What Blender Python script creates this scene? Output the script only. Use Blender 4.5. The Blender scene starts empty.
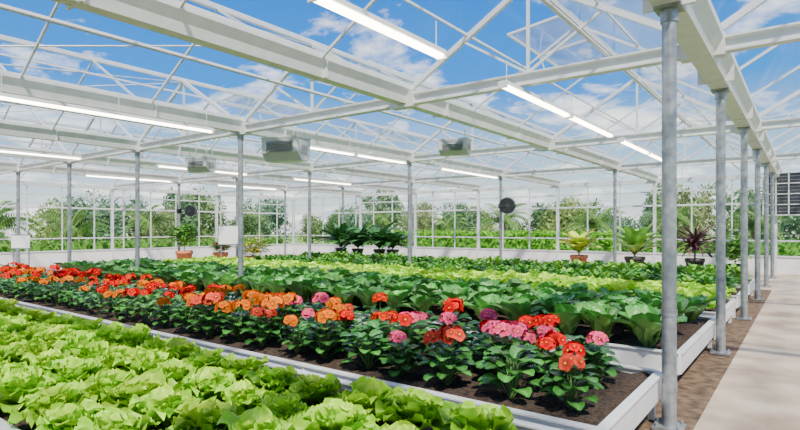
import bpy, math, random
import numpy as np
from mathutils import Vector, Matrix
random.seed(7); RG=np.random.default_rng(11)
S=bpy.context.scene
# ---------------------------------------------------------------- materials
def nt(name):
    m=bpy.data.materials.new(name); m.use_nodes=True
    t=m.node_tree; b=t.nodes['Principled BSDF']; return m,t,b
def metal(name,col,rough=.45,met=.3,var=.08,scale=6):
    m,t,b=nt(name)
    n=t.nodes.new('ShaderNodeTexNoise'); n.inputs['Scale'].default_value=scale; n.inputs['Detail'].default_value=4
    tc=t.nodes.new('ShaderNodeTexCoord'); t.links.new(tc.outputs['Object'],n.inputs['Vector'])
    r=t.nodes.new('ShaderNodeValToRGB')
    r.color_ramp.elements[0].position=.3; r.color_ramp.elements[1].position=.7
    r.color_ramp.elements[0].color=(*[max(0,c-var) for c in col],1); r.color_ramp.elements[1].color=(*[min(1,c+var*.5) for c in col],1)
    t.links.new(n.outputs['Fac'],r.inputs['Fac']); t.links.new(r.outputs['Color'],b.inputs['Base Color'])
    b.inputs['Roughness'].default_value=rough; b.inputs['Metallic'].default_value=met
    return m
def noisecol(name,c1,c2,scale,rough=.9,bump=.3,detail=6):
    m,t,b=nt(name)
    n=t.nodes.new('ShaderNodeTexNoise'); n.inputs['Scale'].default_value=scale; n.inputs['Detail'].default_value=detail
    tc=t.nodes.new('ShaderNodeTexCoord'); t.links.new(tc.outputs['Object'],n.inputs['Vector'])
    r=t.nodes.new('ShaderNodeValToRGB'); r.color_ramp.elements[0].position=.35; r.color_ramp.elements[1].position=.65
    r.color_ramp.elements[0].color=(*c1,1); r.color_ramp.elements[1].color=(*c2,1)
    t.links.new(n.outputs['Fac'],r.inputs['Fac']); t.links.new(r.outputs['Color'],b.inputs['Base Color'])
    b.inputs['Roughness'].default_value=rough
    if bump:
        bp=t.nodes.new('ShaderNodeBump'); bp.inputs['Strength'].default_value=bump; bp.inputs['Distance'].default_value=.03
        t.links.new(n.outputs['Fac'],bp.inputs['Height']); t.links.new(bp.outputs['Normal'],b.inputs['Normal'])
    return m
def glassmat(name,refl,tint):
    m=bpy.data.materials.new(name); m.use_nodes=True; t=m.node_tree; t.nodes.clear()
    o=t.nodes.new('ShaderNodeOutputMaterial'); tr=t.nodes.new('ShaderNodeBsdfTransparent'); gl=t.nodes.new('ShaderNodeBsdfGlossy')
    tr.inputs['Color'].default_value=(*tint,1); gl.inputs['Roughness'].default_value=.08
    fr=t.nodes.new('ShaderNodeFresnel'); fr.inputs['IOR'].default_value=1.35
    mu=t.nodes.new('ShaderNodeMath'); mu.operation='MULTIPLY'; mu.inputs[1].default_value=refl
    mx=t.nodes.new('ShaderNodeMixShader')
    t.links.new(fr.outputs[0],mu.inputs[0]); t.links.new(mu.outputs[0],mx.inputs[0]); t.links.new(tr.outputs[0],mx.inputs[1]); t.links.new(gl.outputs[0],mx.inputs[2]); t.links.new(mx.outputs[0],o.inputs[0])
    return m
def leafmat(name,rough=.45,trans=.3,spec=.4):
    m,t,b=nt(name)
    a=t.nodes.new('ShaderNodeAttribute'); a.attribute_name='Col'
    t.links.new(a.outputs['Color'],b.inputs['Base Color']); b.inputs['Roughness'].default_value=rough
    b.inputs['Specular IOR Level'].default_value=spec
    n=t.nodes.new('ShaderNodeTexNoise'); n.inputs['Scale'].default_value=45; tc=t.nodes.new('ShaderNodeTexCoord'); t.links.new(tc.outputs['Object'],n.inputs['Vector'])
    bp=t.nodes.new('ShaderNodeBump'); bp.inputs['Strength'].default_value=.4; bp.inputs['Distance'].default_value=.012
    t.links.new(n.outputs['Fac'],bp.inputs['Height']); t.links.new(bp.outputs['Normal'],b.inputs['Normal'])
    tl=t.nodes.new('ShaderNodeBsdfTranslucent'); t.links.new(a.outputs['Color'],tl.inputs['Color'])
    mx=t.nodes.new('ShaderNodeMixShader'); mx.inputs[0].default_value=trans
    o=t.nodes['Material Output']; t.links.new(b.outputs[0],mx.inputs[1]); t.links.new(tl.outputs[0],mx.inputs[2]); t.links.new(mx.outputs[0],o.inputs[0])
    return m
def emit(name,col,s):
    m,t,b=nt(name); b.inputs['Base Color'].default_value=(*col,1); b.inputs['Emission Color'].default_value=(*col,1); b.inputs['Emission Strength'].default_value=s; return m
M_white=metal('white_painted_steel',(.66,.67,.66),.4,.1,.06)
M_galv=metal('galvanised_steel',(.32,.34,.36),.36,.55,.12,14)
M_alu=metal('aluminium_board',(.74,.75,.75),.35,.2,.08,5)
M_bar=metal('aluminium_bar',(.66,.67,.68),.4,.15,.05)
M_panel=metal('white_panel',(.72,.73,.71),.5,0,.05,2)
M_dark=metal('dark_grey_metal',(.05,.055,.065),.4,.3,.02)
M_black=metal('black_plastic',(.006,.008,.012),.35,0,.003)
M_grey=metal('grey_heater_case',(.56,.57,.56),.4,.2,.06)
M_lgrey=metal('louvre_grey',(.30,.32,.33),.4,.3,.05)
M_glassR=glassmat('roof_glass',.4,(.97,.99,1.0)); M_glassW=glassmat('wall_glass',.5,(.95,.98,.97))
M_soil=noisecol('potting_soil',(.010,.006,.004),(.065,.036,.019),30,.95,1)
M_earth=noisecol('brown_earth',(.06,.036,.02),(.18,.115,.065),9,.95,.6)
M_grass=noisecol('grass',(.12,.26,.03),(.28,.42,.08),1.5,.9,.3)
M_terra=noisecol('terracotta',(.50,.16,.06),(.62,.23,.10),8,.7,.1)
M_pot=noisecol('dark_pot',(.03,.03,.03),(.07,.06,.05),8,.6,.1)
M_bark=noisecol('bark',(.12,.09,.06),(.26,.20,.14),10,.9,.6)
M_leaf=leafmat('lettuce_leaf',.40,.26,.35); M_dleaf=leafmat('dark_leaf',.34,.16,.55); M_petal=leafmat('petal',.6,.15,.08); M_tree=leafmat('tree_foliage',.7,.4,.2)
M_lamp=emit('lamp_tube',(1.0,.90,.70),16)
M_floor,t,b=nt('concrete_floor')
tc=t.nodes.new('ShaderNodeTexCoord'); br=t.nodes.new('ShaderNodeTexBrick')
br.inputs['Scale'].default_value=1; br.inputs['Brick Width'].default_value=3.9; br.inputs['Row Height'].default_value=2.4; br.inputs['Mortar Size'].default_value=.008; br.offset=0
br.inputs['Color1'].default_value=(.56,.46,.34,1); br.inputs['Color2'].default_value=(.52,.42,.31,1); br.inputs['Mortar'].default_value=(.26,.20,.14,1)
n=t.nodes.new('ShaderNodeTexNoise'); n.inputs['Scale'].default_value=1.6; n.inputs['Detail'].default_value=9
r=t.nodes.new('ShaderNodeValToRGB'); r.color_ramp.elements[0].position=.32; r.color_ramp.elements[1].position=.62; r.color_ramp.elements[0].color=(.55,.49,.42,1); r.color_ramp.elements[1].color=(1,1,1,1)
mm=t.nodes.new('ShaderNodeMixRGB'); mm.blend_type='MULTIPLY'; mm.inputs[0].default_value=1
t.links.new(tc.outputs['Object'],br.inputs['Vector']); t.links.new(tc.outputs['Object'],n.inputs['Vector']); t.links.new(n.outputs['Fac'],r.inputs['Fac'])
t.links.new(br.outputs['Color'],mm.inputs[1]); t.links.new(r.outputs['Color'],mm.inputs[2]); t.links.new(mm.outputs[0],b.inputs['Base Color']); b.inputs['Roughness'].default_value=.55

# ---------------------------------------------------------------- mesh builder
class MB:
    def __init__(s): s.v=[]; s.f=[]; s.m=[]; s.sm=[]
    def add(s,vs,fs,mi=0,smooth=False):
        o=len(s.v); s.v+= [tuple(p) for p in vs]
        for f in fs: s.f.append([i+o for i in f]); s.m.append(mi); s.sm.append(smooth)
    def box(s,c,d,mi=0,rot=None):
        x,y,z=[k/2 for k in d]
        P=[Vector((a*x,b_*y,e*z)) for a in(-1,1) for b_ in(-1,1) for e in(-1,1)]
        if rot is not None: P=[rot@p for p in P]
        P=[p+Vector(c) for p in P]
        s.add(P,[(0,1,3,2),(4,6,7,5),(0,4,5,1),(2,3,7,6),(0,2,6,4),(1,5,7,3)],mi)
    def prism(s,prof,p0,p1,mi=0,up=(0,0,1),smooth=False,caps=True):
        p0=Vector(p0);p1=Vector(p1);d=(p1-p0).normalized();u=Vector(up)
        if abs(d.dot(u))>.98:u=Vector((0,1,0))
        r=d.cross(u).normalized();u=r.cross(d).normalized();n=len(prof)
        vs=[p0+r*a+u*b_ for a,b_ in prof]+[p1+r*a+u*b_ for a,b_ in prof]
        fs=[(i,(i+1)%n,n+(i+1)%n,n+i) for i in range(n)]
        s.add(vs,fs,mi,smooth)
        if caps: s.add(vs,[tuple(range(n))[::-1],tuple(range(n,2*n))],mi)
    def beam(s,p0,p1,w,h,mi=0): s.prism([(-w/2,-h/2),(w/2,-h/2),(w/2,h/2),(-w/2,h/2)],p0,p1,mi)
    def ibeam(s,p0,p1,w,h,mi=0,t_=.02):
        W=w/2;H=h/2;q=w*.12
        s.prism([(-W,-H),(W,-H),(W,-H+t_),(q,-H+t_*1.6),(q,H-t_*1.6),(W,H-t_),(W,H),(-W,H),(-W,H-t_),(-q,H-t_*1.6),(-q,-H+t_*1.6),(-W,-H+t_)],p0,p1,mi)
    def tube(s,p0,p1,r,mi=0,n=12): s.prism([(r*math.cos(2*math.pi*i/n),r*math.sin(2*math.pi*i/n)) for i in range(n)],p0,p1,mi,smooth=True)
    def lathe(s,prof,c,mi=0,n=24,smooth=True):
        vs=[];fs=[]
        for r,z in prof:
            for i in range(n): vs.append((c[0]+r*math.cos(2*math.pi*i/n),c[1]+r*math.sin(2*math.pi*i/n),c[2]+z))
        for k in range(len(prof)-1):
            for i in range(n): j=(i+1)%n; fs.append((k*n+i,k*n+j,(k+1)*n+j,(k+1)*n+i))
        s.add(vs,fs,mi,smooth)
    def make(s,name,mats,parent=None,loc=None):
        me=bpy.data.meshes.new(name); me.from_pydata(s.v,[],s.f)
        for m in mats: me.materials.append(m)
        me.polygons.foreach_set('material_index',s.m); me.polygons.foreach_set('use_smooth',s.sm); me.update()
        o=bpy.data.objects.new(name,me); S.collection.objects.link(o)
        if loc is not None: o.location=loc
        if parent: o.parent=parent
        return o
def empty(name,loc=(0,0,0)):
    e=bpy.data.objects.new(name,None); e.location=loc; S.collection.objects.link(e); e.empty_display_size=.2; return e

# ---------------------------------------------------------------- leaf tools
def leaf(L,W,e0,e1,az,cA,cB,nu=6,nv=6,cup=.25,ruf=.0,base=(0,0,0),tip=.44,pk=.58,rib=1.25,twist=0,rw=9,edge=None):
    u=np.linspace(0,1,nu+1); v=np.linspace(-1,1,nv+1)
    e=np.radians(e0+(e1-e0)*u); st=L/nu
    r=np.concatenate([[0],np.cumsum(np.cos(e[1:])*st)]); z=np.concatenate([[0],np.cumsum(np.sin(e[1:])*st)])
    q=np.where(u>pk,(u-pk)/tip,(u-pk)/(pk*1.04)); w=W/2*np.sqrt(np.clip(1-q*q,0.0005,1))
    w[0]=max(w[0],W*.06)
    U,V=np.meshgrid(u,v,indexing='ij'); Wd=w[:,None]
    ph=RG.uniform(0,6.28)
    off=cup*Wd*V**2+ruf*L*(V**2)*np.sin(ph+U*rw+V*1.5)+ruf*L*.7*U**3*np.sin(ph*2+V*6)
    side=V*Wd*(1-.15*abs(cup)*V**2)+twist*U*off
    rr=r[:,None]-np.sin(e)[:,None]*off; zz=z[:,None]+np.cos(e)[:,None]*off
    ca,sa=math.cos(az),math.sin(az)
    X=rr*ca-side*sa+base[0]; Y=rr*sa+side*ca+base[1]; Z=zz+base[2]
    P=np.stack([X,Y,Z],-1).reshape(-1,3)
    cA=np.array(cA);cB=np.array(cB)
    C=cA[None,None,:]*(1-U[...,None])+cB[None,None,:]*U[...,None]
    if rib!=1:
        k=np.clip(1-np.abs(V)*3.0,0,1)*(1-U*.6); C=C*(1+(rib-1)*k[...,None])+ (rib-1)*.05*k[...,None]
    if edge is not None:
        k=np.clip(np.maximum(np.abs(V)**3,U**5),0,1)[...,None]; C=C*(1-k)+np.array(edge)*k
    C=np.clip(C,0,1).reshape(-1,3)
    a=np.arange(nu*(nv+1)).reshape(nu,nv+1)[:,:nv].reshape(-1)
    F=np.stack([a,a+1,a+nv+2,a+nv+1],-1)
    return P,F,C
def join(parts):
    o=0;Ps=[];Fs=[];Cs=[]
    for P,F,C in parts: Ps.append(P);Fs.append(F+o);Cs.append(C);o+=len(P)
    return np.concatenate(Ps),np.concatenate(Fs),np.concatenate(Cs)
def stem(p0,p1,r,col):
    p0=np.array(p0,float);p1=np.array(p1,float);P=[]
    for p in(p0,p1):
        for i in range(4): P.append(p+np.array([r*math.cos(i*1.5708),r*math.sin(i*1.5708),0]))
    F=np.array([[0,1,5,4],[1,2,6,5],[2,3,7,6],[3,0,4,7]]); return np.array(P),F,np.tile(np.array(col),(8,1))
def qdata(name,P,F,C,mat):
    me=bpy.data.meshes.new(name); me.vertices.add(len(P)); me.vertices.foreach_set('co',P.astype(np.float32).ravel())
    n=len(F); me.loops.add(n*4); me.loops.foreach_set('vertex_index',F.astype(np.int32).ravel())
    me.polygons.add(n); me.polygons.foreach_set('loop_start',np.arange(0,n*4,4,dtype=np.int32)); me.polygons.foreach_set('loop_total',np.full(n,4,dtype=np.int32))
    me.polygons.foreach_set('use_smooth',np.ones(n,dtype=bool))
    a=me.attributes.new('Col','FLOAT_COLOR','POINT'); a.data.foreach_set('color',np.concatenate([np.clip(C,0,1),np.ones((len(C),1))],1).astype(np.float32).ravel())
    me.materials.append(mat); me.update(calc_edges=True); me.validate(); return me
def qmesh(name,P,F,C,mat,parent=None,loc=None):
    me=qdata(name,P,F,C,mat)
    o=bpy.data.objects.new(name,me); S.collection.objects.link(o)
    if parent: o.parent=parent
    if loc is not None: o.location=loc
    return o
def inst(variants,pl):
    out=[]
    for k,x,y,z,ro,sc,cm in pl:
        P,F,C=variants[k]; c,s_=math.cos(ro),math.sin(ro)
        tx,ty=RG.normal(0,.07,2)
        Q=P*sc; Q=Q+np.stack([Q[:,2]*tx,Q[:,2]*ty,np.zeros(len(Q))],-1)
        R=np.stack([Q[:,0]*c-Q[:,1]*s_+x,Q[:,0]*s_+Q[:,1]*c+y,Q[:,2]+z],-1)
        out.append((R,F,np.clip(C*np.array(cm),0,1)))
    return join(out)
GA=2.39996
def lettuce(hi=True):
    ps=[]; N=25 if hi else 15; nu,nv=(10,12) if hi else (4,4)
    for i in range(N):
        f=i/(N-1)
        L=(.245-.08*f)*RG.uniform(.82,1.15); W=L*RG.uniform(.70,.98)
        e0=40+45*f+RG.uniform(-8,8); e1=-8+54*f+RG.uniform(-22,22)
        k=RG.uniform(.65,1.2)
        cA=np.array((.40,.56,.09))*(.75+.3*f); cB=np.array((.155,.42,.006))*k+np.array((.20,.18,.015))*f
        ps.append(leaf(L,W,e0,e1,i*GA+RG.uniform(-.35,.35),cA,cB,nu,nv,.32,.095,(0,0,.02+.04*f),rib=1.45,rw=16,edge=cB*1.4+np.array((.04,.04,0))))
    return join(ps)
def cabbage(hi=True):
    ps=[];N=13; nu,nv=(8,6) if hi else (5,4)
    for i in range(N):
        f=i/(N-1); L=.50*(1-.34*f)*RG.uniform(.85,1.1); W=L*RG.uniform(.52,.64)
        e0=72+14*f+RG.uniform(-6,6); e1=5+60*f+RG.uniform(-16,16)
        k=RG.uniform(.6,1.35)
        cA=np.array((.28,.46,.11)); cB=np.array((.035,.19,.025))*k*(.85+1.0*f)
        ps.append(leaf(L,W,e0,e1,i*GA+RG.uniform(-.3,.3),cA,cB,nu,nv,.30,.03,(0,0,.02),pk=.62,tip=.40,rib=2.2,rw=8))
    return join(ps)
def bushy(col=(.10,.30,.04),n=30,h=.24,rr=.18,ll=.12):
    ps=[]
    for i in range(n):
        f=i/n; a=i*GA; r=rr*math.sqrt(1-f)*.8; z=h*(.25+.75*f)
        c=np.array(col)*RG.uniform(.55,1.5)
        ps.append(leaf(ll*RG.uniform(.8,1.2),ll*.62,40+30*f,-15+50*f,a,c*.9,c*1.15,3,2,.2,.02,(r*math.cos(a)*.5,r*math.sin(a)*.5,z*.8),rib=1.2))
        if i%5==0: ps.append(stem((0,0,0),(r*math.cos(a)*.5,r*math.sin(a)*.5,z*.8),.004,(.15,.3,.06)))
    return join(ps)
def floret(c,n,rad,col):
    n=n/np.linalg.norm(n); t1=np.cross(n,[.3,.2,1]); t1/=np.linalg.norm(t1); t2=np.cross(n,t1); ps=[]
    a0=RG.uniform(0,6.28)
    for k in range(5):
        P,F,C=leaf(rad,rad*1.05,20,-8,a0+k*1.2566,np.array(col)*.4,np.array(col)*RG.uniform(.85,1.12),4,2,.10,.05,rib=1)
        R=P[:,0:1]*t1+P[:,1:2]*t2+P[:,2:3]*n+c; ps.append((R,F,C))
    ye=np.array([.85,.50,.03]); s_=rad*.17; h_=rad*.3
    P=np.array([c+n*h_+t1*s_,c+n*h_+t2*s_,c+n*h_-t1*s_,c+n*h_-t2*s_]); ps.append((P,np.array([[0,1,2,3]]),np.tile(ye,(4,1))))
    return ps
def geranium(hi=True):
    ps=[]; N=26 if hi else 18
    for i in range(N):
        f=i/N; a=i*GA; r=.18*math.sqrt(1-f*.9); z=.06+.22*f**.7+RG.uniform(-.02,.02)
        c=np.array((.026,.11,.016))*RG.uniform(.6,2.1)
        b=(r*.45*math.cos(a),r*.45*math.sin(a),z)
        L=RG.uniform(.13,.19); ps.append(leaf(L,L*.72,45,-30+25*f,a+RG.uniform(-.4,.4),c*1.2,c*1.2,6 if hi else 3,4 if hi else 2,.22,.045,b,rib=1.8,rw=8))
        if hi or i%3==0: ps.append(stem((0,0,0),b,.005,(.12,.22,.06)))
    return join(ps)
def flowerhead(hi,hts):
    def mk(col,nh):
        ps=[]
        for h in range(nh):
            a=h*2.1+RG.uniform(-.4,.4); d=.02 if nh==1 else RG.uniform(.07,.14)
            c=np.array([d*math.cos(a),d*math.sin(a),hts+RG.uniform(-.04,.05)]); R=RG.uniform(.06,.085)
            K=int(RG.integers(7,11)) if hi else 6
            for k in range(K):
                f=(k+.3)/K; ph=math.acos(1-f*.9); az=k*GA
                n=np.array([math.sin(ph)*math.cos(az),math.sin(ph)*math.sin(az),math.cos(ph)])+RG.normal(0,.15,3)
                cc=np.array(col)*RG.uniform(.65,1.15)
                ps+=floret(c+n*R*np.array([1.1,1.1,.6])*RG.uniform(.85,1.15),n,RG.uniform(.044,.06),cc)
            for k in range(3):
                az=RG.uniform(0,6.28); ps.append(stem(c-np.array([0,0,.03]),c+np.array([math.cos(az)*R*.8,math.sin(az)*R*.8,.0]),.004,(.2,.3,.08)))
            ps.append(stem((0,0,.05),c,.006,(.15,.3,.08)))
        return join(ps)
    return mk

# ---------------------------------------------------------------- layout constants
GX=[3.05,-.88,-4.81,-8.74,-12.67,-16.4,-20.2,-25.8]
TY=[-4.6,.95,6.5,12.05,17.6,23.15]
Y0,Y1=TY[0],TY[-1]; XR,XL=GX[0],GX[-1]
ZG=3.62; RISE=1.15
COLS=[(x,y) for x in GX[3:7] for y in TY[2:5]]+[(-4.81,17.6)]
mb=MB(); mb.box(((XR-.72)/2+0,(Y0+Y1)/2,-.05),(XR+.72,Y1-Y0,.1),0)
mb.box(((XL-16.6)/2,(Y0+Y1)/2,-.05),(16.6*-1-XL,Y1-Y0,.1),0)
mb.box(((-16.6-.72)/2,(17.0+Y1)/2,-.05),(15.88,Y1-17.0,.1),0)
mb.box(((-16.6-.72)/2,(17.0+Y0)/2,-.06),(15.88,17.0-Y0,.1),1)
mb.make('floor',[M_floor,M_earth,M_panel])
mb=MB(); mb.box((-20,30,-.22),(220,220,.2),0); mb.make('ground',[M_grass])

def wall(name,a,b_,posts,gable=None):
    a=Vector(a);b_=Vector(b_);d=(b_-a);L=d.length;d.normalize(); mb=MB()
    up=Vector((0,0,1))
    mid=(a+b_)/2; ang=math.atan2(d.y,d.x); R=Matrix.Rotation(ang,3,'Z')
    mb.box(mid+up*.29,(L,.10,.58),2,R)
    mb.box(mid+up*.60,(L,.16,.05),0,R)
    for z,h in((1.15,.05),(2.48,.07),(3.02,.05)): mb.box(mid+up*z,(L,.06,h),0,R)
    mb.box(mid+up*3.45,(L,.12,.16),0,R)
    n=int(L/1.31)
    for i in range(n+1):
        p=a+d*(L*i/n); mb.box(p+up*2.0,(.045,.055,2.8),0,R)
    for p in posts: mb.box(a+d*p+up*1.75,(.10,.14,3.5),0,R)
    g=[a+up*.6,b_+up*.6,b_+up*3.4,a+up*3.4]; mb.add(g,[(0,1,2,3)],1)
    return mb
for nm,y in(('wall_back',Y1),('wall_front',Y0)):
    mb=wall(nm,(XL,y,0),(XR,y,0),[g-XL for g in GX])
    for i in range(len(GX)-1):
        x0,x1=GX[i],GX[i+1]; xm=(x0+x1)/2
        mb.add([(x0,y,ZG),(x1,y,ZG),(xm,y,ZG+RISE),(xm,y,ZG+RISE)],[(0,1,2)],1)
        mb.beam((xm,y,3.5),(xm,y,ZG+RISE),.04,.04,0)
        for q in(.5,): mb.beam((x0*(1-q)+xm*q,y,3.5),(x0*(1-q)+xm*q,y,ZG+RISE*q),.03,.03,0); mb.beam((x1*(1-q)+xm*q,y,3.5),(x1*(1-q)+xm*q,y,ZG+RISE*q),.03,.03,0)
    mb.make(nm,[M_bar,M_glassW,M_panel])
for nm,x in(('wall_left',XL),('wall_right',XR)):
    mb=wall(nm,(x,Y0,0),(x,Y1,0),[t_-Y0 for t_ in TY]); mb.make(nm,[M_bar,M_glassW,M_panel])

mb=MB(); fb=MB()
for i in range(len(GX)-1):
    x0,x1=GX[i],GX[i+1]; xm=(x0+x1)/2; zr=ZG+RISE
    mb.add([(x0-.12,Y0,ZG+.04),(x0-.12,Y1,ZG+.04),(xm,Y1,zr),(xm,Y0,zr)],[(0,1,2,3)],0)
    mb.add([(x1+.12,Y0,ZG+.04),(x1+.12,Y1,ZG+.04),(xm,Y1,zr),(xm,Y0,zr)],[(0,1,2,3)],0)
    fb.beam((xm,Y0,zr),(xm,Y1,zr),.06,.08,0)
    y=Y0; k=0
    while y<=Y1+.01:
        heavy=(k%3==0); w=.055 if heavy else .026
        for xe,sg in((x0,-1),(x1,1)):
            fb.beam((xe+sg*.1,y,ZG+.02),(xm,y,zr-.03),w,w*1.3,0)
        y+=(5.55/3); k+=1
    for xe in(x0,x1):
        xq=xe*.45+xm*.55; zq=ZG+RISE*.55
        fb.beam((xq,Y0,zq),(xq,Y1,zq),.022,.03,0)
mb.make('ceiling',[M_glassR])
fb.make('roof_glazing_bars',[M_bar])
for i,yv in((1,9.3),(1,3.8),(2,9.3),(3,9.3),(3,14.8),(0,9.3)):
    x0,x1=GX[i],GX[i+1]; xm=(x0+x1)/2; zr=ZG+RISE+.06
    ex,ez=xm-1.0,zr-.12
    v=MB(); v.add([(xm,yv-1.3,zr),(xm,yv+1.3,zr),(ex,yv+1.3,ez),(ex,yv-1.3,ez)],[(0,1,2,3)],1)
    for a_,b2 in(((xm,yv-1.3,zr),(ex,yv-1.3,ez)),((xm,yv+1.3,zr),(ex,yv+1.3,ez)),((xm,yv,zr),(ex,yv,ez)),((ex,yv-1.3,ez),(ex,yv+1.3,ez)),((xm,yv-1.3,zr),(xm,yv+1.3,zr))): v.beam(a_,b2,.035,.035,0)
    v.beam((ex,yv,ez),(ex+.15,yv,ez-.45),.02,.02,0)
    v.make('roof_vent',[M_bar,M_glassR])
for gx in GX[1:-1]:
    g=MB(); w=.17 if gx==-.88 else .13; zb=3.36 if gx==-.88 else 3.44
    g.prism([(-w*.6,zb),(w*.6,zb),(w*.75,zb+.10),(w*1.15,zb+.20),(w*1.15,zb+.27),(w*.95,zb+.27),(w*.8,zb+.22),(-w*.8,zb+.22),(-w*.95,zb+.27),(-w*1.15,zb+.27),(-w*1.15,zb+.20),(-w*.75,zb+.10)],(gx,Y0,0),(gx,Y1,0))
    y=Y0+1
    while y<Y1: g.box((gx,y,zb+.12),(w*2.25,.03,.26),0); y+=2.775
    g.make('gutter_beam',[M_white])
for ty in TY[1:-1]:
    tb=MB(); tb.ibeam((XL,ty,3.50),(XR,ty,3.50),.12,.16,0,.022)
    for i in range(len(GX)-1):
        x0,x1=GX[i],GX[i+1]; xm=(x0+x1)/2; zr=ZG+RISE
        tb.beam((xm,ty,3.58),(xm,ty,zr),.035,.035,0)
        for xe in(x0,x1):
            xq=xe*.5+xm*.5; zq=ZG+RISE*.5
            tb.beam((xm,ty,3.58),(xq,ty,zq),.03,.03,0)
        tb.box((x1,ty,3.5),(.42,.14,.22),0)
    tb.make('roof_truss',[M_white])
wb=MB()
for i in range(len(GX)-1):
    x0,x1=GX[i],GX[i+1]; xm=(x0+x1)/2
    for j in(2,4):
        ya,yb=TY[j-1],TY[j]
        wb.tube((x0,ya,ZG),(xm,yb,ZG+RISE-.05),.012,0,6); wb.tube((x1,ya,ZG),(xm,yb,ZG+RISE-.05),.012,0,6)
wb.make('roof_bracing_rods',[M_bar])
pp=MB()
for x in(-6.0,-10.4,-14.1,-1.9): pp.tube((x,Y0+.12,3.66),(x,Y1-.12,3.66),.022,0,8)
pp.make('heating_pipes',[M_bar])

def column(x,y,top=3.40,r=.05,base=True):
    c=MB(); c.tube((0,0,0),(0,0,top),r,0,20)
    c.box((0,0,.012),(.22,.22,.024),0)
    for a_ in(-1,1):
        for b2 in(-1,1): c.tube((a_*.08,b2*.08,.02),(a_*.08,b2*.08,.05),.012,0,6)
    c.box((0,0,top-.01),(.2,.2,.02),0)
    c.tube((0,0,.9),(0,0,.95),r+.006,0,16); c.tube((0,0,top-.12),(0,0,top-.02),r+.012,0,16)
    c.make('support_column',[M_galv],loc=(x,y,0))
for k in range(6): column(-.88,4.75+3.23*k,3.36,.055)
for x,y in COLS: column(x,y,3.42,.05)

# ---------------------------------------------------------------- planting beds
def bed(name,xl,xr,y0,y1,z=.40):
    e=empty(name,((xl+xr)/2,(y0+y1)/2,0)); b=MB()
    Lx,Ly=xr-xl,y1-y0; H=.21
    prof=[(-.015,-H),(.015,-H),(.015,-.012),(.035,-.012),(.035,0),(-.035,0),(-.035,-.012),(-.015,-.012)]
    for yy in(-Ly/2,Ly/2): b.prism(prof,(-Lx/2,yy,z),(Lx/2,yy,z))
    for xx in(-Lx/2,Lx/2): b.prism(prof,(xx,-Ly/2,z+.002),(xx,Ly/2,z+.002))
    b.box((0,0,z-H+.01),(Lx-.02,Ly-.02,.02),0)
    n=max(2,int(Lx/2.2))
    for i in range(n+1):
        x=-Lx/2+.06+(Lx-.12)*i/n
        for yy in(-Ly/2+.06,Ly/2-.06): b.box((x,yy,(z-H)/2),(.05,.05,z-H),0)
        b.box((x,0,z-H-.03),(.05,Ly-.1,.04),0)
        for yy in(-Ly/2,Ly/2): b.box((x,yy,z-H/2),(.03,.05,H-.02),0)
    b.make('frame',[M_alu],e)
    s=MB(); nx,ny=int(Lx*9),int(Ly*10); vs=[];fs=[]
    for i in range(nx+1):
        for j in range(ny+1): vs.append((-Lx/2+.017+(Lx-.034)*i/nx,-Ly/2+.017+(Ly-.034)*j/ny,z-.045+random.uniform(-.02,.02)))
    for i in range(nx):
        for j in range(ny): a_=i*(ny+1)+j; fs.append((a_,a_+ny+1,a_+ny+2,a_+1))
    s.add(vs,fs,0,True); s.make('soil',[M_soil],e)
    return e
XE=-.98
BEDS=[('planting_bed',-16,XE,1.18,3.12),('planting_bed',-16,XE,3.30,4.95),('planting_bed',-16,XE,5.78,8.35),('planting_bed',-16,XE,8.85,10.7),('planting_bed',-15,XE,11.2,13.0),('planting_bed',-15,XE,13.5,15.3)]
for b_ in BEDS: bed(*b_)
ZS=.36
def near(x,y,d=.22): return any(abs(x-a)<d and abs(y-b_)<d for a,b_ in COLS)
def cm(a=.12):
    k=RG.uniform(1-a,1+a); return (k*RG.uniform(.93,1.08),k,k*RG.uniform(.85,1.1))
V=[lettuce(True) for _ in range(7)]+[lettuce(False) for _ in range(4)]
pl=[]
for j,y in enumerate((1.38,1.79,2.20,2.62)):
    x=-1.25-(j%2)*.18
    while x>-15.8:
        hi=x>-7; pl.append((RG.integers(0,7) if hi else 7+RG.integers(0,4),x+RG.uniform(-.05,.05),y+RG.uniform(-.04,.04),ZS,RG.uniform(0,6.28),RG.uniform(1.0,1.25),cm())); x-=.42
qmesh('lettuce_crop',*inst(V,pl),M_leaf)
pl=[]
for j,y in enumerate(np.arange(9.1,10.6,.36)):
    x=-1.25-(j%2)*.2
    while x>-15.7: pl.append((7+RG.integers(0,4),x,y+RG.uniform(-.04,.04),ZS,RG.uniform(0,6.28),RG.uniform(1.25,1.6),tuple(np.array(cm())*1.2))); x-=.38
qmesh('lime_lettuce_crop',*inst(V,pl),M_leaf)
V=[cabbage(True) for _ in range(6)]+[cabbage(False) for _ in range(4)]
pl=[]
for j,y in enumerate((6.04,6.50,6.98,7.46,7.94)):
    x=-1.26-(j%2)*.24
    while x>-15.6:
        hi=x>-8
        if not near(x,y): pl.append((RG.integers(0,6) if hi else 6+RG.integers(0,4),x+RG.uniform(-.05,.05),y+RG.uniform(-.05,.05),ZS,RG.uniform(0,6.28),RG.uniform(.85,1.12),cm(.25)))
        x-=.48
qmesh('chard_crop',*inst(V,pl),M_dleaf)
V=[bushy((.075,.25,.02)) for _ in range(5)]+[bushy((.17,.38,.025)) for _ in range(3)]
pl=[]
for j,y in enumerate(np.arange(11.4,12.95,.28)):
    x=-1.2-(j%2)*.15
    while x>-14.8:
        if not near(x,y): pl.append((RG.integers(0,6),x,y,ZS,RG.uniform(0,6.28),RG.uniform(.9,1.35),cm(.2)))
        x-=.28
qmesh('basil_crop',*inst(V,pl),M_dleaf)
pl=[]
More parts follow.
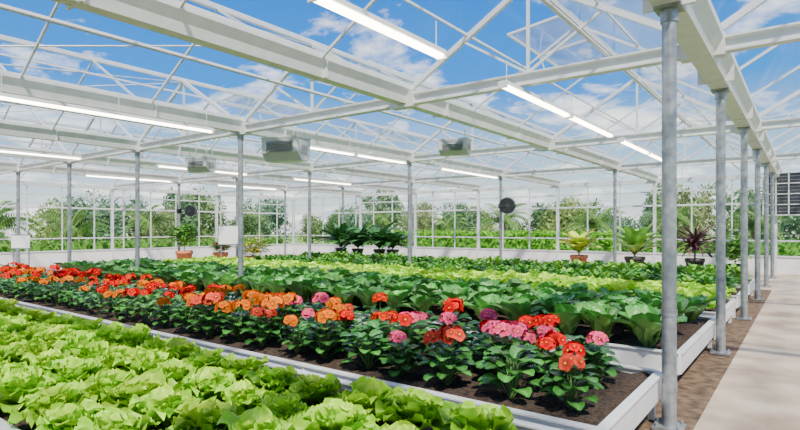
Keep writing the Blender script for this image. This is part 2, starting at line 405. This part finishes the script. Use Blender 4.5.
for j,y in enumerate(np.arange(13.7,15.2,.30)):
    x=-1.2-(j%2)*.15
    while x>-14.8: pl.append((RG.integers(2,8),x,y,ZS,RG.uniform(0,6.28),RG.uniform(1,1.5),cm(.2))); x-=.30
qmesh('herb_crop',*inst(V,pl),M_dleaf)
G=[geranium(True) for _ in range(5)]+[geranium(False) for _ in range(3)]
RED=(.80,.001,.004);SAL=(.95,.08,.04);PINK=(.92,.08,.22);ORA=(1.0,.20,.0);RO=(.92,.03,.001)
cols=[RED,SAL,PINK,ORA,RO]; HV=[]
for hi in(True,False):
    for c in cols:
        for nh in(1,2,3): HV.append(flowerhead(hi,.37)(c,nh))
pl=[];ph=[];
for j,y in enumerate((3.64,4.02,4.38,4.72)):
    x=-1.28-(j%2)*.24
    while x>-15.8:
        hi=x>-6.5; xx=x+RG.uniform(-.06,.06);yy=y+RG.uniform(-.04,.04);sc=RG.uniform(.85,1.12);ro=RG.uniform(0,6.28)
        pl.append((RG.integers(0,5) if hi else 5+RG.integers(0,3),xx,yy,ZS,ro,sc,cm(.2)))
        p=[.60,.15,.15,.0,.10] if x>-2.2 else ([.22,.24,.38,.06,.10] if x>-3.8 else ([.24,.12,.06,.38,.20] if x>-6.5 else [.32,.04,.01,.38,.25]))
        ci=RG.choice(5,p=p); nb_=RG.choice(3,p=[.45,.40,.15]); k=ci*3+nb_+(0 if hi else 15)
        if RG.uniform()<(.80 if x>-6 else .72): ph.append((k,xx,yy,ZS,ro,sc,(1,1,1)))
        x-=.46
ge=empty('geranium_crop',(-8.4,4.1,.4))
def sh(t3): P,F,C=t3; return P-np.array([-8.4,4.1,.4]),F,C
qmesh('foliage',*sh(inst(G,pl)),M_dleaf,ge)
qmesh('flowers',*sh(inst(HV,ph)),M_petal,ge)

# ---------------------------------------------------------------- potted plants
def pot(e,r,h,mat,z0=0):
    p=MB(); p.lathe([(0,0),(r*.68,0),(r*.92,h*.82),(r,h*.82),(r,h),(r*.9,h),(r*.86,h*.9),(0,h*.9)],(0,0,z0),0,20); p.lathe([(r*.87,h*.9),(0,h*.92)],(0,0,z0),1,20); return p.make('pot',[mat,M_soil],e)
def potted(name,x,y,parts,r,h,mat,z0=0):
    e=empty(name,(x,y,0)); pot(e,r,h,mat,z0)
    P,F,C=join(parts); P=P+np.array([0,0,z0+h*.9]); qmesh('leaves',P,F,C,M_dleaf,e); return e
def rosette(n,L,W,ei,eo,ci,co,cup=.2,tip=.44,stemh=0.,rib=1.4,pk=.55,dr=(45,75)):
    ps=[]
    if stemh: ps.append(stem((0,0,0),(0,0,stemh),.03,(.2,.15,.08)))
    for i in range(n):
        f=i/max(1,n-1); l=L*RG.uniform(.75,1.1)
        ps.append(leaf(l,W*RG.uniform(.8,1.15),ei*f+eo*(1-f),(ei*f+eo*(1-f))-RG.uniform(*dr),i*GA,ci,np.array(co)*RG.uniform(.7,1.3),8,4,cup,.02,(0,0,stemh*RG.uniform(.6,1)),tip=tip,pk=pk,rib=rib))
    return ps
def shrub(R,h,col,n=160,ll=.13,trunk=.3,ftr=None):
    ps=[stem((0,0,0),(0,0,trunk+h*.5),.02,(.2,.14,.08))]
    for i in range(n):
        d=RG.normal(size=3); d/=np.linalg.norm(d); q=RG.uniform(.4,1)
        c=np.array([0,0,trunk+h/2])+d*np.array([R,R,h/2])*q; k=np.array(col)*RG.uniform(.55,1.5)
        if ftr is not None and RG.uniform()<.25: k=np.array(ftr)
        ps.append(leaf(ll,ll*.6,RG.uniform(10,60),RG.uniform(-40,20),math.atan2(d[1],d[0])+RG.uniform(-.6,.6),k*.9,k*1.1,3,2,.2,.02,tuple(c),rib=1))
    return ps
potted('potted_ficus',-19.3,11.74,shrub(.55,.85,(.12,.32,.03),440,.2,.25),.32,.72,M_terra)
potted('potted_croton',-18.2,12.6,shrub(.38,.5,(.14,.32,.05),220,.17,.05,(.75,.12,.03)),.29,.66,M_terra)
potted('potted_marigold',-17.3,13.45,shrub(.66,.75,(.32,.46,.02),480,.16,.02,(.85,.62,.02)),.34,.5,M_terra)
b=MB()
b.box((0,0,.43),(3.8,.8,.04),0)
for x in(-1.8,0,1.8):
    for y in(-.35,.35): b.box((x,y,.205),(.05,.05,.41),0)
b.box((0,.35,.15),(3.6,.03,.04),0); b.box((0,-.35,.15),(3.6,.03,.04),0)
b.make('plant_bench',[M_galv],loc=(-13.8,16.1,0))
dk=(.032,.14,.03)
for x,L in((-15.1,1.5),(-14.2,1.2),(-13.1,1.4),(-12.45,1.1)):
    potted('potted_dracaena',x,16.1,rosette(48,L*.85,.26,88,40,(.06,.16,.04),dk,.2,.48,.12,1.4,.5,(50,85)),.24,.34,M_pot,.452)
potted('potted_philodendron',-6.75,20,rosette(26,1.0,.40,87,48,(.42,.60,.07),(.55,.62,.03),.2,.45,.25),.32,.6,M_terra)
potted('potted_banana_plant',-4.8,20,rosette(20,1.2,.46,88,45,(.35,.5,.1),(.15,.42,.04),.25,.45,.2,1.9),.34,.6,M_pot)
potted('potted_cordyline',-2.94,20,rosette(80,.9,.085,90,5,(.12,.05,.05),(.07,.028,.03),.2,.5,.55,1,.4),.3,.6,M_pot)
potted('potted_schefflera',-1.75,19.3,shrub(.52,.75,(.13,.32,.04),380,.2,.1),.3,.5,M_pot)

# ---------------------------------------------------------------- fittings
def striplight(x,y0,y1,z=3.34):
    l=MB(); cy=(y0+y1)/2; L=y1-y0
    l.prism([(-.065,.0),(.065,.0),(.05,.05),(-.05,.05)],(0,-L/2,0),(0,L/2,0),0)
    l.prism([(-.035,-.03),(.035,-.03),(.045,0),(-.045,0)],(0,-L/2+.03,0),(0,L/2-.03,0),1)
    l.box((0,-L/2,.0),(.12,.02,.08),0); l.box((0,L/2,0),(.12,.02,.08),0)
    n=max(1,int(L/1.4))
    for i in range(n+1):
        yy=-L/2+.1+(L-.2)*i/n; l.tube((0,yy,.05),(0,yy,3.66-z),.006,0,6)
    l.make('strip_light',[M_white,M_lamp],loc=(x,cy,z))
for y0,y1 in((1.0,2.75),(2.85,4.62),(6.0,8.2),(8.3,10.5),(11.2,13.4),(13.5,15.8)): striplight(-2.95,y0,y1)
for y0,y1 in((2.4,5.6),(7.4,9.3),(9.4,11.3),(13,16.5)): striplight(-8.35,y0,y1,3.30)
for y0,y1 in((3.6,6.0),(8,11),(13,16)): striplight(-14.5,y0,y1,3.34)
for y0,y1 in((8,11),(13,16)): striplight(-19.0,y0,y1,3.34)

def heater(x,y,z,w,h,ang):
    o=MB(); d=w*.55
    prof=[(-d/2,h/2),(d/2,h/2),(d/2,-h*.15),(d*.2,-h/2),(-d*.35,-h/2),(-d/2,-h*.25)]
    o.prism(prof,(-w/2,0,0),(w/2,0,0),0)
    o.box((0,0,h/2+.01),(w*1.04,d*1.06,.03),0)
    for i in range(5):
        zz=h/2-.08-i*(h*.5)/5
        for sd in(-1,1): o.box((0,sd*(d/2+.012),zz),(w*.7,.045,.012),1,Matrix.Rotation(math.radians(-35*sd),3,'X'))
    for sd in(-1,1): o.box((0,sd*(d/2+.002),h*.16),(w*.74,.006,h*.5),1)
    for s_ in(-1,1):
        o.box((s_*w/2,0,0),(.02,d*.5,h*.4),1)
        for q in(-1,1): o.tube((s_*w*.4,q*d*.3,h/2),(s_*w*.4,q*d*.3,3.5-z),.008,0,6)
    ob=o.make('unit_heater',[M_grey,M_lgrey],loc=(x,y,z)); ob.rotation_euler=(0,0,ang)
heater(-7.95,6.95,3.08,.80,.42,math.radians(15))
heater(-5.35,8.85,3.12,.55,.28,math.radians(15))
heater(-11.3,7.3,3.06,.60,.32,math.radians(15))
def fan(x,y,z,r,cx,cy):
    f=MB(); dirv=Vector((.55,-.83,0))
    n=24
    f.prism([(r*math.cos(6.283*i/n),r*math.sin(6.283*i/n)) for i in range(n)],Vector((0,0,0))-dirv*r*.5,Vector((0,0,0))+dirv*r*.35,0,smooth=True)
    R=dirv.cross(Vector((0,0,1))).normalized()
    for i in range(n):
        a0,a1=6.283*i/n,6.283*(i+1)/n
        for q in(1.06,.7,.4):
            f.tube(dirv*r*.4+R*r*q*math.cos(a0)+Vector((0,0,r*q*math.sin(a0))),dirv*r*.4+R*r*q*math.cos(a1)+Vector((0,0,r*q*math.sin(a1))),.012 if q>1 else .006,1,5)
    for i in range(6):
        a0=6.283*i/6; f.tube(dirv*r*.4,dirv*r*.4+R*r*1.06*math.cos(a0)+Vector((0,0,r*1.06*math.sin(a0))),.006,1,5)
    f.tube(dirv*r*.36,dirv*r*.48,r*.2,1,12)
    f.tube((0,0,0),(cx-x,cy-y,0),.02,0,8); f.box((cx-x,cy-y,0),(.14,.14,.16),0)
    f.make('circulation_fan',[M_black,M_dark],loc=(x,y,z))
fan(-8.40,17.40,2.38,.27,-8.74,17.6); fan(-19.75,12.3,2.28,.21,-20.2,12.05)

def board(name,x,y,zc,w,h,ang):
    o=MB(); o.box((0,0,zc),(w,.03,h),0)
    for s_ in(-1,1): o.box((s_*w*.42,.03,(zc+h/2)/2),(.03,.03,zc+h/2),1); o.box((s_*w*.42,.03,.02),(.04,.4,.04),1)
    for a_ in((0,0,zc+h/2,w,.04),(0,0,zc-h/2,w,.04)): o.box((0,-.003,a_[2]),(w+.02,.045,.025),1)
    ob=o.make(name,[M_panel,M_galv],loc=(x,y,0)); ob.rotation_euler=(0,0,ang)
board('notice_board',-16.0,11.5,1.36,.85,.66,math.radians(37)); board('notice_board',-18.6,6.05,1.2,.5,.4,math.radians(45))
v=MB(); W,H=1.5,1.5
v.box((0,0,0),(W,.08,H),0)
for i in range(5): v.box((-W/2+.025+i*(W-.05)/4,-.05,0),(.035 if 0<i<4 else .05,.05,H),0)
for j in range(5): v.box((0,-.05,-H/2+.02+j*(H-.04)/4),(W,.05,.028),0)
for i in range(4):
    for j in range(4):
        cx=-W/2+.025+(i+.5)*(W-.05)/4; cz=-H/2+.02+(j+.5)*(H-.04)/4
        v.box((cx,-.045,cz),(W/4-.045,.012,H/4-.04),1)
        for k in range(2): v.box((cx,-.052,cz-.06+k*.12),(W/4-.06,.014,.006),2,Matrix.Rotation(.6,3,'X'))
v.make('wall_ventilator',[M_panel,M_dark,M_lgrey],loc=(-.5,Y1-.16,2.78))

# ---------------------------------------------------------------- outside
def treemesh(h,R,col,n=2600):
    t_=MB(); t_.lathe([(.16,0),(.12,h*.3),(.06,h*.6),(.02,h*.8)],(0,0,0),0,8)
    for i in range(6):
        a_=i*1.3; t_.tube((0,0,h*(.25+.06*i)),(math.cos(a_)*R*.6,math.sin(a_)*R*.6,h*(.45+.07*i)),.035,0,5)
    nb=14; cs=[]
    for i in range(nb):
        a_=i*GA; q=RG.uniform(.25,.85); cs.append((math.cos(a_)*R*q,math.sin(a_)*R*q,h*(.22+.66*i/nb),R*RG.uniform(.28,.5)))
    Ps=[];Cs=[]
    for i in range(n):
        cx,cy,cz,r=cs[RG.integers(0,nb)]; d_=RG.normal(size=3); d_/=np.linalg.norm(d_)
        p=np.array([cx,cy,cz])+d_*r*RG.uniform(.5,1.15); s_=RG.uniform(.08,.17)
        t1=RG.normal(size=3); t1/=np.linalg.norm(t1); t2=np.cross(t1,d_); t2/=max(1e-6,np.linalg.norm(t2))
        Ps+= [p+t1*s_*1.5,p+t2*s_*.5,p-t1*s_*1.5,p-t2*s_*.5]; c=np.array(col)*RG.uniform(.55,1.5)
        Cs+=[c]*4
    P=np.array(Ps); me=qdata('foliage',P,np.arange(len(P)).reshape(-1,4),np.array(Cs),M_tree)
    tr=bpy.data.meshes.new('trunk'); tr.from_pydata(t_.v,[],t_.f); tr.materials.append(M_bark); return me,tr
gr=[(.20,.30,.10),(.12,.22,.08),(.30,.38,.12),(.17,.29,.17),(.27,.31,.13),(.22,.34,.18)]
TM=[treemesh(RG.uniform(3.6,4.6),RG.uniform(1.7,2.3),g) for g in gr]
def tree(x,y,sc,k):
    e=empty('tree',(x,y,-.12)); e.scale=(sc,sc,sc*random.uniform(.85,1.15)); e.rotation_euler=(0,0,random.uniform(0,6.28))
    for me in TM[k]:
        o=bpy.data.objects.new('foliage' if me is TM[k][0] else 'trunk',me); S.collection.objects.link(o); o.parent=e
for i in range(15):
    x=-42+i*3.6+random.uniform(-1.2,1.2); y=39+random.uniform(-2,4); tree(x,y,random.uniform(.6,1.1),i%6)
for i in range(12):
    x=-52+i*5+random.uniform(-2,2); tree(x,52+random.uniform(-2,4),random.uniform(.9,1.4),(i*5+1)%6)
for i in range(14):
    y=-2+i*3.0+random.uniform(-.8,.8); tree(-41+random.uniform(-6,1),y,random.uniform(.8,1.3),(i+2)%6)
def hedge(name,xl,xr,yl,yr,h,col,n):
    P=[];C=[]
    cx,cy=(xl+xr)/2,(yl+yr)/2
    b=MB(); e=empty(name,(cx,cy,-.12)); b.box((0,0,h/2),(xr-xl-.2,yr-yl-.2,h-.1),0); b.make('core',[M_hc],e)
    for i in range(n):
        p=np.array([RG.uniform(xl,xr)-cx,RG.uniform(yl,yr)-cy,RG.uniform(0,h)])
        ax=RG.integers(0,3)
        if ax==0: p[0]=(xr-xl)/2*RG.choice([-1,1])
        elif ax==1: p[1]=(yr-yl)/2*RG.choice([-1,1])
        else: p[2]=h
        p+=RG.normal(0,.05,3); s_=RG.uniform(.06,.12); t1=RG.normal(size=3);t1/=np.linalg.norm(t1);t2=np.cross(t1,RG.normal(size=3));t2/=np.linalg.norm(t2)
        P+=[p+t1*s_*1.3,p+t2*s_*.6,p-t1*s_*1.3,p-t2*s_*.6]; c=np.array(col)*RG.uniform(.65,1.4); C+=[c]*4
    P=np.array(P);qmesh('foliage',P,np.arange(len(P)).reshape(-1,4),np.clip(np.array(C),0,1),M_tree,e)
M_hc=noisecol('hedge_core',(.08,.24,.02),(.16,.38,.04),6,.9,.5)
hedge('hedge',-22,-7.2,25.6,26.8,1.45,(.22,.50,.04),7000)
hedge('hedge',-6.8,4,26.5,27.5,1.1,(.16,.34,.07),3000)
hedge('hedge',-29,-27.8,2,24,1.0,(.16,.32,.06),5000)
def palm(x,y,h,sc=1):
    e=empty('palm_tree',(x,y,-.12)); t_=MB(); t_.lathe([(.2,0),(.14,h*.3),(.13,h*.8),(.16,h)],(0,0,0),0,10); t_.make('trunk',[M_bark],e)
    ps=[]
    for i in range(26):
        a_=i*GA; c=np.array((.17,.31,.07))*RG.uniform(.6,1.4); e0=78-75*(i%7)/6; L=2.0*sc
        r,z=0,h; el=math.radians(e0); pv=(0,0,h)
        for s_ in range(16):
            el-=.09; r+=math.cos(el)*L/16; z+=math.sin(el)*L/16
            b_=(r*math.cos(a_),r*math.sin(a_),z)
            ps.append(stem(pv,b_,.012,(.2,.3,.1))); pv=b_
            for sd in(-1,1): ps.append(leaf(.6*sc*(1-s_/22),.07,-5,-50,a_+sd*1.0,c,c,2,1,0,0,b_,rib=1))
    qmesh('fronds',*join(ps),M_tree,e)
for x,y,h,s_ in((-31.8,9.3,2.0,1.0),(-32.2,13.0,1.8,1.0),(-32.4,17.2,2.2,.9),(-24.5,30.8,2.2,.9),(-19.5,31,1.8,.8),(-15.0,30.6,2.3,.9),(-9.5,30.8,2.0,.9),(-5.6,31.2,2.3,.8),(-2.0,30.8,1.9,.8)): palm(x,y,h,s_)

# ---------------------------------------------------------------- world & sun
w=bpy.data.worlds.new('World'); S.world=w; w.use_nodes=True; t=w.node_tree; t.nodes.clear()
N=t.nodes.new; Lk=t.links.new
o=N('ShaderNodeOutputWorld'); bg=N('ShaderNodeBackground'); tc=N('ShaderNodeTexCoord'); sx=N('ShaderNodeSeparateXYZ'); Lk(tc.outputs['Generated'],sx.inputs[0])
zr=N('ShaderNodeMapRange'); zr.inputs[1].default_value=.0; zr.inputs[2].default_value=.5; Lk(sx.outputs['Z'],zr.inputs[0])
cr=N('ShaderNodeValToRGB'); el=cr.color_ramp.elements
el[0].position=0; el[0].color=(1.0,1.0,.97,1); el[1].position=1; el[1].color=(.0,.16,.70,1)
e2=cr.color_ramp.elements.new(.22); e2.color=(.50,.78,1.0,1); e3=cr.color_ramp.elements.new(.48); e3.color=(.02,.31,.96,1)
Lk(zr.outputs[0],cr.inputs['Fac'])
za=N('ShaderNodeMath'); za.operation='MAXIMUM'; za.inputs[1].default_value=0; Lk(sx.outputs['Z'],za.inputs[0])
zb=N('ShaderNodeMath'); zb.operation='ADD'; zb.inputs[1].default_value=.18; Lk(za.outputs[0],zb.inputs[0])
dv=N('ShaderNodeVectorMath'); dv.operation='DIVIDE'; Lk(tc.outputs['Generated'],dv.inputs[0])
cb=N('ShaderNodeCombineXYZ'); Lk(zb.outputs[0],cb.inputs[0]);Lk(zb.outputs[0],cb.inputs[1]);Lk(zb.outputs[0],cb.inputs[2]); Lk(cb.outputs[0],dv.inputs[1])
ns=N('ShaderNodeTexNoise'); ns.inputs['Scale'].default_value=2.3; ns.inputs['Detail'].default_value=9; ns.inputs['Roughness'].default_value=.6; ns.inputs['Distortion'].default_value=.3; Lk(dv.outputs[0],ns.inputs['Vector'])
c2=N('ShaderNodeValToRGB'); c2.color_ramp.elements[0].position=.51; c2.color_ramp.elements[0].color=(0,0,0,1); c2.color_ramp.elements[1].position=.67; c2.color_ramp.elements[1].color=(1,1,1,1); Lk(ns.outputs['Fac'],c2.inputs['Fac'])
mx=N('ShaderNodeMixRGB'); mx.inputs[2].default_value=(1.7,1.68,1.62,1); Lk(c2.outputs['Color'],mx.inputs[0]); Lk(cr.outputs['Color'],mx.inputs[1])
Lk(mx.outputs[0],bg.inputs['Color']); bg.inputs['Strength'].default_value=1.45; Lk(bg.outputs[0],o.inputs[0])
sl=bpy.data.lights.new('sun','SUN'); sl.energy=9.5; sl.angle=math.radians(3); sl.color=(1,.93,.80)
so=bpy.data.objects.new('sun',sl); S.collection.objects.link(so); so.rotation_euler=Vector((.55,-.55,1.0)).to_track_quat('Z','Y').to_euler(); so.location=(0,0,20)
# ---------------------------------------------------------------- camera
cam=bpy.data.cameras.new('camera'); co=bpy.data.objects.new('camera',cam); S.collection.objects.link(co); S.camera=co
cam.sensor_width=36; cam.lens=541/800*36; cam.shift_y=13/800; cam.clip_start=.05; cam.clip_end=400
co.location=(0,0,1.6); co.rotation_euler=(math.radians(90),0,math.radians(36.95))
